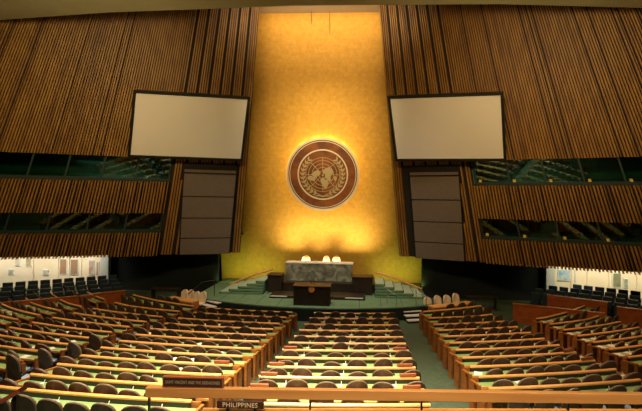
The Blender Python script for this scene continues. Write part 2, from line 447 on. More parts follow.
# projection screens
SCR = {-1: None, 1: None}
SCR[-1] = [(-9.639, 24.152, 12.437), (-3.64, 26.286, 12.536), (-4.489, 27.799, 8.866), (-10.692, 25.547, 8.853)]
SCR[1] = [(4.431, 26.002, 12.53), (10.378, 23.966, 12.27), (11.029, 25.451, 8.801), (5.041, 27.566, 8.93)]
for s in (-1, 1):
    q = [Vector(p) for p in SCR[s]]          # TL TR BR BL
    c = sum(q, Vector()) / 4; nn = (q[1] - q[0]).cross(q[3] - q[0]).normalized()
    if nn.y > 0: nn = -nn
    side = 'left' if s < 0 else 'right'
    t = thing('projection_screen', 'blank beige projection screen in a black frame, %s of the gold wall' % side, 'screen', tuple(c), 0, 'pair of projection screens')
    def P2(a, o): return (q[a] - c) + nn * o
    def lerp_quad(k): return [(q[i] - c) * k for i in range(4)]
    bm = bmesh.new(); hexa(bm, [p - nn * 0.16 for p in lerp_quad(1.0)], [p - nn * 0.02 for p in lerp_quad(1.0)])
    obj('back_panel', bm, M['black'], t)
    ins = []
    U = (q[1] - q[0]).normalized(); V = (q[3] - q[0]).normalized(); b = 0.15
    inn = [q[0] - c + (U + V) * b, q[1] - c + (-U + V) * b, q[2] - c + (-U - V) * b, q[3] - c + (U - V) * b]
    bm = bmesh.new(); hexa(bm, [p - nn * 0.02 for p in inn], [p + nn * 0.01 for p in inn]); obj('screen_surface', bm, M['screen'], t)
    bm = bmesh.new(); o4 = [q[i] - c for i in range(4)]
    for i in range(4):
        j = (i + 1) % 4
        hexa(bm, [o4[i] - nn * 0.02, o4[j] - nn * 0.02, inn[j] - nn * 0.02, inn[i] - nn * 0.02], [o4[i] + nn * 0.07, o4[j] + nn * 0.07, inn[j] + nn * 0.07, inn[i] + nn * 0.07])
    obj('screen_frame', bm, M['black'], t)

# ------------------------------------------------------------------ emblem
GN = Vector((0, -19.3, -3.1)).normalized()   # outward normal of the gold wall
def gold_y(z): return 32.4 - 3.1 * (z + 0.3) / 19.3
EZ = 8.28
em = thing('wall_emblem', 'round dark wood emblem of a world map in olive branches on the gold wall', 'emblem', (0.3, gold_y(EZ) - 0.05, EZ))
ERX = R(90) + math.atan2(3.1, 19.3)
em.rotation_euler = (ERX, 0, 0)              # local XY = disc plane, local +Z = towards the hall


def ring(bm, r0, r1, z0, z1, n=64, a0=0.0, a1=2 * math.pi):
    closed = abs(a1 - a0 - 2 * math.pi) < 1e-6; m_ = n if closed else n + 1; R_ = []
    for i in range(m_):
        a = a0 + (a1 - a0) * i / n; c_, s_ = math.cos(a), math.sin(a)
        R_.append([bm.verts.new((r0 * c_, r0 * s_, z0)), bm.verts.new((r1 * c_, r1 * s_, z0)), bm.verts.new((r1 * c_, r1 * s_, z1)), bm.verts.new((r0 * c_, r0 * s_, z1))])
    for i in range(n):
        a, b = R_[i], R_[(i + 1) % m_]
        for j in range(4): bm.faces.new((a[j], a[(j + 1) % 4], b[(j + 1) % 4], b[j]))
    if not closed: bm.faces.new(R_[0]); bm.faces.new(R_[-1][::-1])


def poly(bm, pts, z0, z1):
    a = [bm.verts.new((*p, z0)) for p in pts]; b = [bm.verts.new((*p, z1)) for p in pts]
    bm.faces.new(a[::-1]); bm.faces.new(b)
    for i in range(len(pts)): bm.faces.new((a[i], a[(i + 1) % len(pts)], b[(i + 1) % len(pts)], b[i]))


bm = bmesh.new(); poly(bm, [(2.36 * math.cos(2 * math.pi * i / 64), 2.36 * math.sin(2 * math.pi * i / 64)) for i in range(64)], 0.30, 0.42)
obj('disc', bm, M['disc'], em)
bm = bmesh.new(); poly(bm, [(1.9 * math.cos(2 * math.pi * i / 48), 1.9 * math.sin(2 * math.pi * i / 48)) for i in range(48)], 0.0, 0.30)
obj('mounting_drum', bm, M['darkwood'], em)
bm = bmesh.new(); ring(bm, 2.24, 2.29, 0.40, 0.46); ring(bm, 2.36, 2.50, 0.34, 0.50); obj('outer_ring', bm, M['ring'], em)
bm = bmesh.new(); ring(bm, 1.64, 1.73, 0.42, 0.50); obj('inner_ring', bm, M['ring'], em)
# globe: circles and meridians
rb = bmesh.new(); gy = 0.03
for rr in (0.22, 0.42, 0.62, 0.82, 0.98):
    ring(rb, rr - 0.013, rr + 0.013, 0.42, 0.45, 48)
for k in range(8):
    a = k * math.pi / 4; c_, s_ = math.cos(a), math.sin(a); px, py = -s_ * 0.014, c_ * 0.014
    poly(rb, [(c_ * 0.2 + px, s_ * 0.2 + py), (c_ * 0.2 - px, s_ * 0.2 - py), (c_ * 0.98 - px, s_ * 0.98 - py), (c_ * 0.98 + px, s_ * 0.98 + py)], 0.42, 0.448)
rb.transform(Matrix.Scale(1.19, 4, (1, 0, 0)) @ Matrix.Scale(1.19, 4, (0, 1, 0))); obj('globe_grid', rb, M['relief'], em)
lands = [
    [(.02, .06), (-.02, .24), (.12, .34), (.38, .46), (.55, .30), (.62, .12), (.50, -.02), (.44, -.20), (.52, -.34), (.36, -.36), (.26, -.20), (.18, -.22), (.12, -.08), (.16, .06), (.04, .02)],
    [(-.12, .10), (-.28, .26), (-.50, .20), (-.62, .04), (-.56, -.12), (-.44, -.20), (-.34, -.14), (-.26, -.06), (-.16, .0)],
    [(.02, -.14), (.16, -.30), (.26, -.28), (.34, -.46), (.26, -.72), (.12, -.84), (.02, -.66), (-.10, -.48), (-.14, -.26)],
    [(-.54, -.16), (-.40, -.22), (-.46, -.34), (-.62, -.36), (-.84, -.30), (-.92, -.18), (-.80, -.08), (-.66, -.08)],
    [(.70, -.36), (.82, -.28), (.80, -.12), (.70, -.06), (.62, -.18)],
    [(-.06, -.05), (.02, -.10), (.06, -.02), (0, .04)],
]
lb = bmesh.new()
for l in lands: poly(lb, l, 0.43, 0.475)
lb.transform(Matrix.Scale(1.17, 4, (1, 0, 0)) @ Matrix.Scale(1.17, 4, (0, 1, 0))); obj('continents', lb, M['relief'], em)
# olive branches
ob = bmesh.new()
for sgn in (-1, 1):
    ring(ob, 1.15, 1.19, 0.42, 0.45, 24, *( (R(-80), R(48)) if sgn > 0 else (R(132), R(260))))
    for k in range(11):
        ang = R(-72 + k * 11.6)
        for side in (-1, 1):
            if k == 10 and side < 0: pass
            cx, cy = 1.17 * math.cos(ang), 1.17 * math.sin(ang)
            dirn = ang + R(90) - side * R(38); lx, ly = math.cos(dirn), math.sin(dirn); nx, ny = -ly, lx
            ln = 0.27; wd = 0.055
            P_ = [(cx, cy), (cx + lx * ln * .4 + nx * wd, cy + ly * ln * .4 + ny * wd), (cx + lx * ln, cy + ly * ln), (cx + lx * ln * .4 - nx * wd, cy + ly * ln * .4 - ny * wd)]
            if sgn < 0: P_ = [(-x, y) for x, y in P_][::-1]
            poly(ob, P_, 0.42, 0.46)
ob2 = [(-.55, -1.28), (-.2, -1.17), (0, -1.24), (.2, -1.17), (.55, -1.28), (.2, -1.27), (0, -1.33), (-.2, -1.27)]
poly(ob, ob2, 0.42, 0.46)
ob.transform(Matrix.Scale(1.17, 4, (1, 0, 0)) @ Matrix.Scale(1.17, 4, (0, 1, 0))); obj('olive_branches', ob, M['relief'], em)
# back-light of the emblem
for k in range(16):
    a = k * math.pi / 8 + 0.2
    l = bpy.data.lights.new('halo_lamp', 'POINT'); l.energy = 5 + 13 * max(0, math.sin(a - 0.15)); l.color = (1.0, 0.74, 0.25); l.shadow_soft_size = 0.12
    o = bpy.data.objects.new('halo_lamp', l); COL.objects.link(o)
    loc = Matrix.Rotation(ERX, 3, 'X') @ Vector((2.32 * math.cos(a), 2.32 * math.sin(a), 0.16))
    o.location = Vector(em.location) + loc

# thin dark cables hanging down the top of the gold wall
for nm, x, zt in (('cable', -0.45, 18.0), ('cable', 0.75, 17.4)):
    bm = bmesh.new(); tube(bm, [(x, gold_y(18.7) - 0.25, 18.74), (x, gold_y(zt) - 0.20, zt)], 0.014, 6)
    tag(obj(nm, bm, M['black']), ('shorter left' if zt > 17.8 else 'longer right') + ' thin dark cable hanging down the top of the gold wall', 'cable')

# ------------------------------------------------------------------ stage
def stage_pts(rad, x0, x1, yb, n=24, xc=0.55, yc=38.6):
    pts = []
    for i in range(n + 1):
        x = x0 + (x1 - x0) * i / n; pts.append((x, yc - math.sqrt(rad * rad - (x - xc) ** 2)))
    return pts + [(x1, yb), (x0, yb)]


bm = bmesh.new(); prism(bm, stage_pts(14.72, -6.85, 7.05, 32.35), 0.0, 0.66)
st = thing('stage', 'low curved green-carpeted stage with a dark front below the gold wall', 'stage')
obj('stage_base', bm, M['darkwall'], st)
bm = bmesh.new(); prism(bm, stage_pts(14.62, -6.8, 7.0, 32.33), 0.66, 0.70); obj('stage_top', bm, M['stage_carpet'], st)
bm = bmesh.new()
for x in (-5.0, -3.9, -2.7, -1.5, 3.0, 4.2, 5.4):
    bm = bmesh.new()
    y0 = 38.6 - math.sqrt(14.6 ** 2 - (x - .55) ** 2) + 0.15
    box(bm, x - 0.012, x + 0.012, y0, 28.0, 0.70, 0.705)
    obj('carpet_seam', bm, M['darkwall'], st)

# upper platform and low plinth behind the lectern
struct('trim_3', bbox(-2.9, 3.9, 28.2, 31.2, 0.70, 1.25), M['rostrum'])
bm = bbox(-2.3, 3.3, 26.1, 27.4, 0.705, 0.86)
pl = tag(obj('dais_step', bm, M['rostrum']), 'low dark step with a pale edge running behind the black lectern', 'step')
bm = bbox(-2.25, -1.25, 26.06, 26.10, 0.80, 0.86); box(bm, 2.15, 3.2, 26.06, 26.10, 0.80, 0.86); obj('pale_edge', bm, M['tread'], pl)['label'] = 'pale step edge'

# lectern
t = thing('lectern', 'low wide black lectern standing on the stage in front of the marble desk', 'lectern', (0.38, 24.85, 0.70))
bm = bbox(-1.0, 1.0, -0.35, 0.55, 0.0, 1.02); bevel(bm, 0.015, 1); obj('body', bm, M['rostrum'], t)
bm = bmesh.new(); hexa(bm, [(-1.04, -0.38, 1.02), (1.04, -0.38, 1.02), (1.04, 0.58, 1.02), (-1.04, 0.58, 1.02)], [(-1.04, -0.38, 1.07), (1.04, -0.38, 1.07), (1.04, 0.58, 1.10), (-1.04, 0.58, 1.10)])
obj('top', bm, M['darkwood'], t)
bm = bmesh.new(); poly(bm, [(0.17 * math.cos(i * math.pi / 12), 0.17 * math.sin(i * math.pi / 12)) for i in range(24)], 0, 0.02)
bm.transform(Matrix.Translation((0.0, -0.355, 0.90)) @ Matrix.Rotation(R(90), 4, 'X')); obj('crest', bm, M['brass'], t)['label'] = 'small round copper crest'
for sx in (-0.12, 0.12):
    bm = bmesh.new(); tube(bm, [(sx, 0.1, 1.08), (sx * 0.9, 0.05, 1.25), (sx * 0.5, 0.15, 1.36)], 0.012, 6); obj('microphone', bm, M['metal'], t)

# marble desk
t = thing('rostrum_desk', 'long grey-green marble desk at the top of the stage under the emblem', 'desk', (0.30, 29.3, 1.0))
bm = bbox(-2.16, 2.16, -0.35, -0.27, -0.3, 1.36)
for x in (-1.08, 0.0, 1.08): box(bm, x - 0.006, x + 0.006, -0.354, -0.35, -0.2, 1.34)
obj('front_panel', bm, M['marble'], t)
for sx in (-1, 1):
    bm = bbox(*sorted((sx * 2.08, sx * 2.16)), -0.27, 0.5, -0.3, 1.36); obj('side_panel', bm, M['marble'], t)
bm = bbox(-2.2, 2.2, -0.38, 0.5, 1.36, 1.42); obj('desk_top', bm, M['tread'], t)['label'] = 'pale stone top edge'
bm = bmesh.new()
for x in (-0.9, 0.35, 1.2):
    b2 = bmesh.new(); tube(b2, [(x, -0.1, 1.42), (x + 0.02, -0.15, 1.62)], 0.012, 6); obj('microphone', b2, M['metal'], t)
bm.free()
for s, (xa, xb) in ((-1, (-2.75, -1.9)), (1, (2.5, 3.75))):
    t = thing('side_desk', 'dark wooden desk wing to the %s of the marble desk' % ('left' if s < 0 else 'right'), 'desk', ((xa + xb) / 2, 28.0, 0.7))
    h = (xb - xa) / 2
    obj('body', bbox(-h, h, -0.4, 0.55, 0.0, 1.05), M['rostrum'], t); obj('top', bbox(-h - .04, h + .04, -0.45, 0.6, 1.05, 1.11), M['darkwood'], t)

# high-backed cream chairs behind the marble desk
def shell_pts(wd, z0, z1, n=10, power=2.0):
    """outline of a rounded-top back rest"""
    out = [(-wd * 0.86, z0), (wd * 0.86, z0), (wd, z0 + (z1 - z0) * 0.35)]
    zc = z0 + (z1 - z0) * 0.62
    for i in range(n + 1):
        a = math.pi * i / n; out.append((wd * math.cos(a), zc + (z1 - zc) * math.sin(a)))
    out.append((-wd, z0 + (z1 - z0) * 0.35))
    return out


def shell(wd, z0, z1, th, y=0.0, lean=0.12, curve=0.06):
    bm = bmesh.new(); o = shell_pts(wd, z0, z1)
    def yy(x, z): return y - lean * (z - z0) + curve * (x / wd) ** 2
    a = [bm.verts.new((x, yy(x, z), z)) for x, z in o]; b = [bm.verts.new((x, yy(x, z) - th, z)) for x, z in o]
    ca = bm.verts.new((0, yy(0, (z0 + z1) / 2) , (z0 + z1) / 2)); cb = bm.verts.new((0, yy(0, (z0 + z1) / 2) - th - 0.015, (z0 + z1) / 2))
    n = len(o)
    for i in range(n):
        j = (i + 1) % n
        bm.faces.new((a[i], a[j], b[j], b[i])); bm.faces.new((a[j], a[i], ca)); bm.faces.new((b[i], b[j], cb))
    return bm


def rim(wd, z0, z1, th, y=0.0, lean=0.12, curve=0.06):
    """thin piping round the back rest"""
    o = shell_pts(wd, z0, z1); bm = bmesh.new()
    pts = [(x, y - lean * (z - z0) + curve * (x / wd) ** 2 - th * 0.5, z) for x, z in o[2:]]
    tube(bm, pts, 0.013, 5); return bm


def star_base(bm, r=0.27, n=5):
    for k in range(n):
        a = 2 * math.pi * k / n + 0.3
        tube(bm, [(0, 0, 0.085), (r * math.cos(a), r * math.sin(a), 0.035)], 0.02, 5)


# ---- delegate chair: faces +Y (local), back rest towards -Y
def make_chair(cushion, back, rimm):
    t = thing('delegate_chair', 'x', 'chair')
    bm = bmesh.new(); box(bm, -0.22, 0.22, -0.18, 0.24, 0.42, 0.50); bevel(bm, 0.03, 2); obj('seat', bm, cushion, t, True)
    obj('backrest', shell(0.26, 0.52, 1.085, 0.07, -0.19), back, t)
    obj('piping', rim(0.262, 0.52, 1.088, 0.07, -0.19), rimm, t)
    for s in (-1, 1):
        bm = bmesh.new(); tube(bm, [(s * 0.25, -0.20, 0.60), (s * 0.26, 0.0, 0.66), (s * 0.25, 0.14, 0.65), (s * 0.22, 0.14, 0.47)], 0.018, 6)
        obj('armrest', bm, M['metal'], t)
    bm = bmesh.new(); tube(bm, [(0, 0, 0.05), (0, 0, 0.43)], 0.03, 8); star_base(bm); obj('base', bm, M['metal'], t)
    return t


def copy_tree(o, parent=None):
    c = o.copy(); COL.objects.link(c); c.parent = parent
    for ch in [x for x in o.children]: copy_tree(ch, c)
    return c


def make_plain(t, keep):
    """the same chair with only the parts a distant one shows"""
    c = t.copy(); COL.objects.link(c)
    for ch in t.children:
        if ch.name.split('.')[0] in keep:
            d = ch.copy(); COL.objects.link(d); d.parent = c
    return c


CH = make_chair(M['chair_seat'], M['chair'], M['chair_rim'])
first_used = [False]


def place(src, x, y, z, rz, label, group, sc=1.0, far=False):
    if src is CH and not first_used[0]:
        o = CH; first_used[0] = True
    elif far: o = make_plain(src, ('seat', 'backrest', 'piping', 'base'))
    else: o = copy_tree(src)
    o.location = (x, y, z); o.rotation_euler = (0, 0, rz); o.scale = (1, 1, sc)
    o['label'] = label; o['category'] = 'chair'; o['group'] = group
    return o


# presiding chairs
for nm, x, w_ in (('left', -0.75, 0.30), ('middle', 0.65, 0.24), ('right', 1.32, 0.27)):
    t = thing('presiding_chair', 'cream high-backed chair, %s of the three behind the marble desk' % ('leftmost' if nm == 'left' else 'middle one' if nm == 'middle' else 'rightmost'), 'chair', (x, 30.3, 1.25), math.pi, 'cream chairs behind the marble desk')
    obj('backrest', shell(w_, 0.45, 1.46, 0.09, -0.1, 0.08, 0.03), M['cream'], t)
    bm = bmesh.new(); box(bm, -w_ * 0.55, w_ * 0.55, -0.10, -0.075, 1.22, 1.38); obj('headrest_pad', bm, M['brass'], t)['label'] = 'orange head pad'
    bm = bbox(-w_, w_, -0.1, 0.36, 0.40, 0.50); bevel(bm, 0.03, 1); obj('seat', bm, M['cream'], t)
    bm = bmesh.new(); tube(bm, [(0, 0.1, 0.02), (0, 0.1, 0.42)], 0.03, 8); star_base(bm); obj('base', bm, M['metal'], t)

# curved stairs up to the platform, both sides, with a timber stringer rail
for s, xo, xi in ((-1, -5.5, -2.9), (1, 6.7, 3.9)):
    side = 'left' if s < 0 else 'right'
    t = thing('stage_stairs', 'short run of pale carpeted steps with orange timber rail %s of the marble desk' % side, 'stairs', (xo, 29.0, 0.70))
    n = 5
    for k in range(n):
        a = xo + (xi - xo) * k / n - xo; b = xi - xo; x0, x1 = sorted((a, b))
        xe0, xe1 = sorted((a, a + (xi - xo) / n))
        obj('step', bbox(x0, x1, -2.1 + 0.15 * k, 0.6, 0.15 * k + (0.002 if k == 0 else 0), 0.15 * k + 0.11), M['stage_carpet'], t)
        obj('tread', bbox(xe0, xe1, -2.1 + 0.15 * k, 0.6, 0.15 * k + 0.11, 0.15 * k + 0.15), M['tread_green'], t)['label'] = 'pale tread'
        obj('riser', bbox(*sorted((a - s * -0.0, a + s * 0.05)), -2.1 + 0.15 * k, 0.6, 0.15 * k, 0.15 * k + 0.11), M['darkwall'], t)['label'] = 'dark riser'
    bm = bmesh.new(); tube(bm, [(-s * -0.3, 0.75, 0.05), (0, 0.7, 0.15), ((xi - xo) * 0.5, 0.7, 0.72), ((xi - xo), 0.7, 1.12)], 0.07, 8)
    obj('timber_rail', bm, M['rail'], t)

# stairs from the hall floor to the stage, right and left
t = thing('stage_steps', 'three white-edged steps rising to the stage beside the right aisle', 'stairs', (5.95, 24.75, 0.0), 0.30)
for k in range(4):
    obj('step', bbox(-0.52, 0.52, -0.55 + 0.32 * k, 1.1, 0.0 if k == 0 else 0.17 * k - 0.02, 0.17 * k + 0.10), M['darkwall'], t)
    obj('tread', bbox(-0.52, 0.52, -0.57 + 0.32 * k, -0.57 + 0.32 * (k + 1), 0.17 * k + 0.10, 0.17 * k + 0.15), M['tread'], t)['label'] = 'white tread'
t = thing('stage_steps', 'white-edged steps rising to the stage at its left end', 'stairs', (-5.55, 24.6, 0.0), -0.62)
for k in range(4):
    obj('step', bbox(-0.5, 0.5, -0.55 + 0.32 * k, 1.1, 0.0 if k == 0 else 0.17 * k - 0.02, 0.17 * k + 0.10), M['darkwall'], t)
    obj('tread', bbox(-0.5, 0.5, -0.57 + 0.32 * k, -0.57 + 0.32 * (k + 1), 0.17 * k + 0.10, 0.17 * k + 0.15), M['tread'], t)['label'] = 'white tread'
for i, (x, y, lab) in enumerate(((4.55, 25.4, 'at the stage edge'), (6.15, 25.3, 'beside the white-edged steps'))):
    t = thing('stage_handrail', 'slim bright metal handrail %s on the right' % lab, 'handrail', (x, y, 0.70))
    bm = bmesh.new(); tube(bm, [(0, 0, 0), (0, 0, 0.85), (0.5, -0.5, 0.62)], 0.03, 6); obj('rail', bm, M['steel'], t)
    bm = bmesh.new(); tube(bm, [(0.5, -0.5, 0.0), (0.5, -0.5, 0.62)], 0.025, 6); obj('post', bm, M['steel'], t)
t = thing('stage_handrail', 'slim dark grey handrail curving up at the left end of the stage', 'handrail', (-6.3, 26.0, 0.70))
bm = bmesh.new(); tube(bm, [(-0.5, -0.8, 0.3), (0, 0, 0.85), (0.6, 0.4, 0.9)], 0.03, 6); obj('rail', bm, M['metal'], t)
bm = bmesh.new(); tube(bm, [(0.6, 0.4, 0), (0.6, 0.4, 0.9)], 0.025, 6); obj('post', bm, M['metal'], t)

# ------------------------------------------------------------------ desk rows and delegate chairs
RAD = [17.5, 19.1, 20.75, 22.05, 23.25, 24.35, 25.4, 26.4, 27.4, 28.35, 29.3, 30.27]
BLOCKS = {
    'left outer': dict(x0=-10.0, x1=-5.55, rows=range(0, 12), aisle='the left aisle', cnt=1),
    'left inner': dict(x0=-4.85, x1=-0.25, rows=range(0, 12), aisle='the central aisle', cnt=1),
    'right inner': dict(x0=0.82, x1=4.75, rows=range(0, 12), aisle='the central aisle', cnt=-1),
    'right outer': dict(x0=6.3, x1=10.2, rows=range(0, 11), aisle='the right aisle', cnt=-1),
    'far left': dict(x0=-15.2, x1=-11.0, rows=range(1, 8), aisle='the far left aisle', cnt=1),
    'far right': dict(x0=11.6, x1=15.4, rows=range(2, 9), aisle='the far right aisle', cnt=-1),
}
NS = {'left outer': 7, 'left inner': 8, 'right inner': 6, 'right outer': 7, 'far left': 6, 'far right': 6}


def project(p):
    d = Vector(p) - Vector((3.37, 0, 6.55)); wz = -d.x * math.sin(TH) + d.y * math.cos(TH); u = d.x * math.cos(TH) + d.y * math.sin(TH)
    if wz < 0.5: return (-999, -999, wz)
    x = 340 + 450 * u / wz
    return x, 199.3 + 0.014 * (x - 340) - 450 * d.z / wz, wz


cands = []
for bn, B in BLOCKS.items():
    for ri in B['rows']:
        rr = RAD[ri]; x0, x1 = B['x0'], B['x1']
        if bn == 'right outer': x1 = 9.6 + 0.09 * ri
        if bn == 'right inner': x0 = 0.82 - 0.012 * ri
        if bn == 'left outer': x1 = -5.55 - 0.062 * ri
        p0, p1 = math.asin(x0 / rr), math.asin(x1 / rr)
        x, y = pt(rr, (p0 + p1) / 2); q0 = project((*pt(rr, p0), fz(y) + 0.9)); q1 = project((*pt(rr, p1), fz(y) + 0.9))
        if q1[0] < -15 or q0[0] > 660 or min(q0[1], q1[1]) > 425: continue
        cx, cy = pt(rr, (p0 + p1) / 2)
        t = thing('delegate_desk', 'long curved wooden desk with green top, %s row from the stage, %s block' % (ordinal(ri), bn), 'desk', (cx, cy, fz(cy)), 0, 'desks of the %s block' % bn)
        inv = Matrix.Translation(-Vector(t.location)); n = 8
        el, er = {'left outer': (.05, .05), 'left inner': (.05, .18), 'right inner': (-.16, -.16), 'right outer': (.14, .05), 'far left': (.05, .05), 'far right': (.12, .05)}[bn]
        def part(nm, prof, a, b, m, n=n):
            bm = bmesh.new(); arcsec(bm, prof, a, b, n); bm.transform(inv); return obj(nm, bm, m, t)
        e = 0.03 / rr
        part('rail', [(rr - 0.03, 0.855), (rr + 0.04, 0.855), (rr + 0.04, 0.89), (rr + 0.012, 0.915), (rr - 0.03, 0.915)], p0, p1, M['rail'])
        part('console', rect(rr - 0.03, rr + 0.05, 0.72, 0.855), p0 + e, p1 - e, M['console'])
        part('desktop', rect(rr + 0.051, rr + 0.38, 0.72, 0.755), p0 - el / rr, p1 + er / rr, M['green'])
        part('desk_edge', rect(rr + 0.38, rr + 0.42, 0.70, 0.757), p0 - el / rr, p1 + er / rr, M['rail'])
        part('front_panel', rect(rr - 0.08, rr - 0.031, 0.06, 0.86), p0 - el / rr, p1 + er / rr, M['wood'])
        for s_, pe in ((-1, p0), (1, p1)):
            ee = el if s_ < 0 else er; a = pe + s_ * ee / rr; b = pe + s_ * (ee + 0.06) / rr; a, b = min(a, b), max(a, b)
            bm = bmesh.new()
            arcsec(bm, rect(rr - 0.09, rr + 0.14, 0.0, 0.75), a, b, 1); arcsec(bm, rect(rr + 0.34, rr + 0.44, 0.0, 0.75), a, b, 1)
            arcsec(bm, rect(rr - 0.09, rr + 0.44, 0.75, 0.80), a, b, 1)
            bm.transform(inv); obj('side_panel', bm, M['wood'], t)
        # microphones / white console pads, one for each pair of seats
        ns = NS[bn] - (1 if bn == 'right outer' and ri < 2 else 0)
        for k in range(ns):
            ph = p0 + (p1 - p0) * (k + 0.5) / ns
            if k % 2 == 0 and k + 1 < ns + 1:
                pm = ph + (p1 - p0) * 0.5 / ns
                x, y = pt(rr + 0.22, pm); bm = bmesh.new()
                rz = pm; c_, s_ = math.cos(rz), math.sin(rz)
                bb = bmesh.new(); box(bb, -0.05, 0.05, -0.04, 0.03, 0.755, 0.785); tube(bb, [(0.03, 0, 0.78), (0.03, 0.04, 0.86)], 0.008, 5)
                bb.transform(Matrix.Translation((x, y, fz(y))) @ Matrix.Rotation(rz, 4, 'Z')); bb.transform(inv)
                o = obj('microphone_unit', bb, M['white'] if (k + ri) % 4 else M['console'], t); bm.free()
            rc = rr + 0.54
            x, y = pt(rc, ph); z = fz(y)
            q = project((x, y, z + 1.05))
            if q[0] < -12 or q[0] > 654 or q[1] > 414: continue
            idx = k if B['cnt'] < 0 else ns - 1 - k
            lab = 'brown round-backed chair, %s from %s, %s row, %s block' % (ordinal(idx), B['aisle'], ordinal(ri), bn)
            cands.append((q[2], x, y, z, ph, lab, 'chairs of the %s block' % bn))
        # opened nameplates seen from behind at the row ends
        if (bn == 'right inner' and ri in (6, 8, 9, 10)) or (bn == 'left inner' and ri in (8, 10)) or (bn == 'right outer' and ri in (7, 8)):
            for ends in ((p0, 0.25), (p1, -0.3)):
                if bn != 'right inner' and ends[0] == p0: continue
                ph = ends[0] + ends[1] / rr; x, y = pt(rr - 0.0, ph)
                nb = bmesh.new(); box(nb, -0.21, 0.21, -0.03, 0.03, 0, 0.085); bevel(nb, 0.006, 1)
                o = obj('nameplate', nb, M['sign_frame'], None, loc=(x, y, fz(y) + 0.916)); o.rotation_euler = (0, 0, ph)
                tag(o, 'small red-brown nameplate on the rail, %s end of %s row, %s block' % ('left' if ends[0] == p0 else 'right', ordinal(ri), bn), 'nameplate', 'nameplates on the desk rails')

cands.sort(key=lambda c: c[0])
MAXI = 300
for i, (dist, x, y, z, ph, lab, grp) in enumerate(cands[:MAXI]):
    rnd = random.Random(i * 13 + 5)
    place(CH, x, y - 0.0, z + rnd.uniform(-0.0, 0.0), ph + rnd.uniform(-0.22, 0.22), lab, grp, 1.0 + rnd.uniform(-0.055, 0.035), far=dist > 15)
if len(cands) > MAXI:                        # the farthest, smallest ones
    bm = bmesh.new()
    for (dist, x, y, z, ph, lab, grp) in cands[MAXI:]:
        mt = Matrix.Translation((x, y, z)) @ Matrix.Rotation(ph, 4, 'Z')
        b = shell(0.26, 0.52, 1.085, 0.07, -0.19); box(b, -0.22, 0.22, -0.18, 0.24, 0.42, 0.50); tube(b, [(0, 0, 0.0), (0, 0, 0.43)], 0.03, 6); b.transform(mt)
        me = bpy.data.meshes.new('tmp'); b.to_mesh(me); b.free(); bm.from_mesh(me); bpy.data.meshes.remove(me)
    o = obj('distant_chairs', bm, M['chair']); tag(o, 'mass of small brown chairs in the desk rows nearest the stage', 'chairs'); o['kind'] = 'stuff'

# tall aisle chairs at the right-hand ends of the left outer rows
for i, (x, y, txt) in enumerate(((-5.12, 14.0, 'farthest'), (-5.0, 12.8, 'third nearest'), (-5.27, 11.95, 'second nearest'), (-5.6, 11.25, 'nearest'))):
    place(CH, x, y, fz(y), -0.35, 'tall brown chair with pale blue seat in the left aisle, %s of four' % txt, 'tall chairs standing in the left aisle', 1.18)

# front side desks with cream chairs beyond them
for s, x0, x1, n in ((-1, -8.0, -6.1, 4), (1, 6.9, 9.4, 4)):
    side = 'left' if s < 0 else 'right'; rr = 16.2
    p0, p1 = math.asin(x0 / rr), math.asin(x1 / rr); cx, cy = pt(rr, (p0 + p1) / 2)
    t = thing('officials_desk', 'short bright orange wooden desk nearest the stage, %s side' % side, 'desk', (cx, cy, 0))
    inv = Matrix.Translation((-cx, -cy, 0))
    for nm, prof, m in (('desktop', rect(rr - 0.3, rr + 0.3, 0.72, 0.77), M['rail']), ('front_panel', rect(rr + 0.24, rr + 0.28, 0.0, 0.72), M['wood'])):
        bm = bmesh.new(); arcsec(bm, prof, p0, p1, 6); bm.transform(inv); obj(nm, bm, m, t)
    for pe in (p0, p1 - 0.05 / rr):
        bm = bmesh.new(); arcsec(bm, rect(rr - 0.28, rr + 0.24, 0, 0.72), pe, pe + 0.05 / rr, 1); bm.transform(inv); obj('side_panel', bm, M['wood'], t)
    for k in range(n):
        ph = p0 + (p1 - p0) * (k + 0.5) / n; x, y = pt(rr - 0.62, ph)
        t = thing('cream_chair', 'cream round-topped chair behind the %s front desk, %s from its left end' % (side, ordinal(k)), 'chair', (x, y, 0), ph + math.pi, 'cream chairs behind the %s front desk' % side)
        obj('backrest', shell(0.24, 0.5, 1.08 + 0.04 * (k % 2), 0.10, -0.2), M['cream'], t)
        bm = bbox(-0.22, 0.22, -0.18, 0.22, 0.42, 0.52); bevel(bm, 0.03, 1); obj('seat', bm, M['cream'], t)
        bm = bmesh.new(); tube(bm, [(0, 0, 0.03), (0, 0, 0.43)], 0.03, 8); star_base(bm); obj('base', bm, M['metal'], t)
    for k in range(n - 1):
        ph = p0 + (p1 - p0) * (k + 0.9) / n; x, y = pt(rr + 0.62, ph)
        place(CH, x, y, 0, ph, 'brown chair on the near side of the %s front desk, %s from its left end' % (side, ordinal(k)), 'brown chairs at the %s front desk' % side, 0.98, far=True)

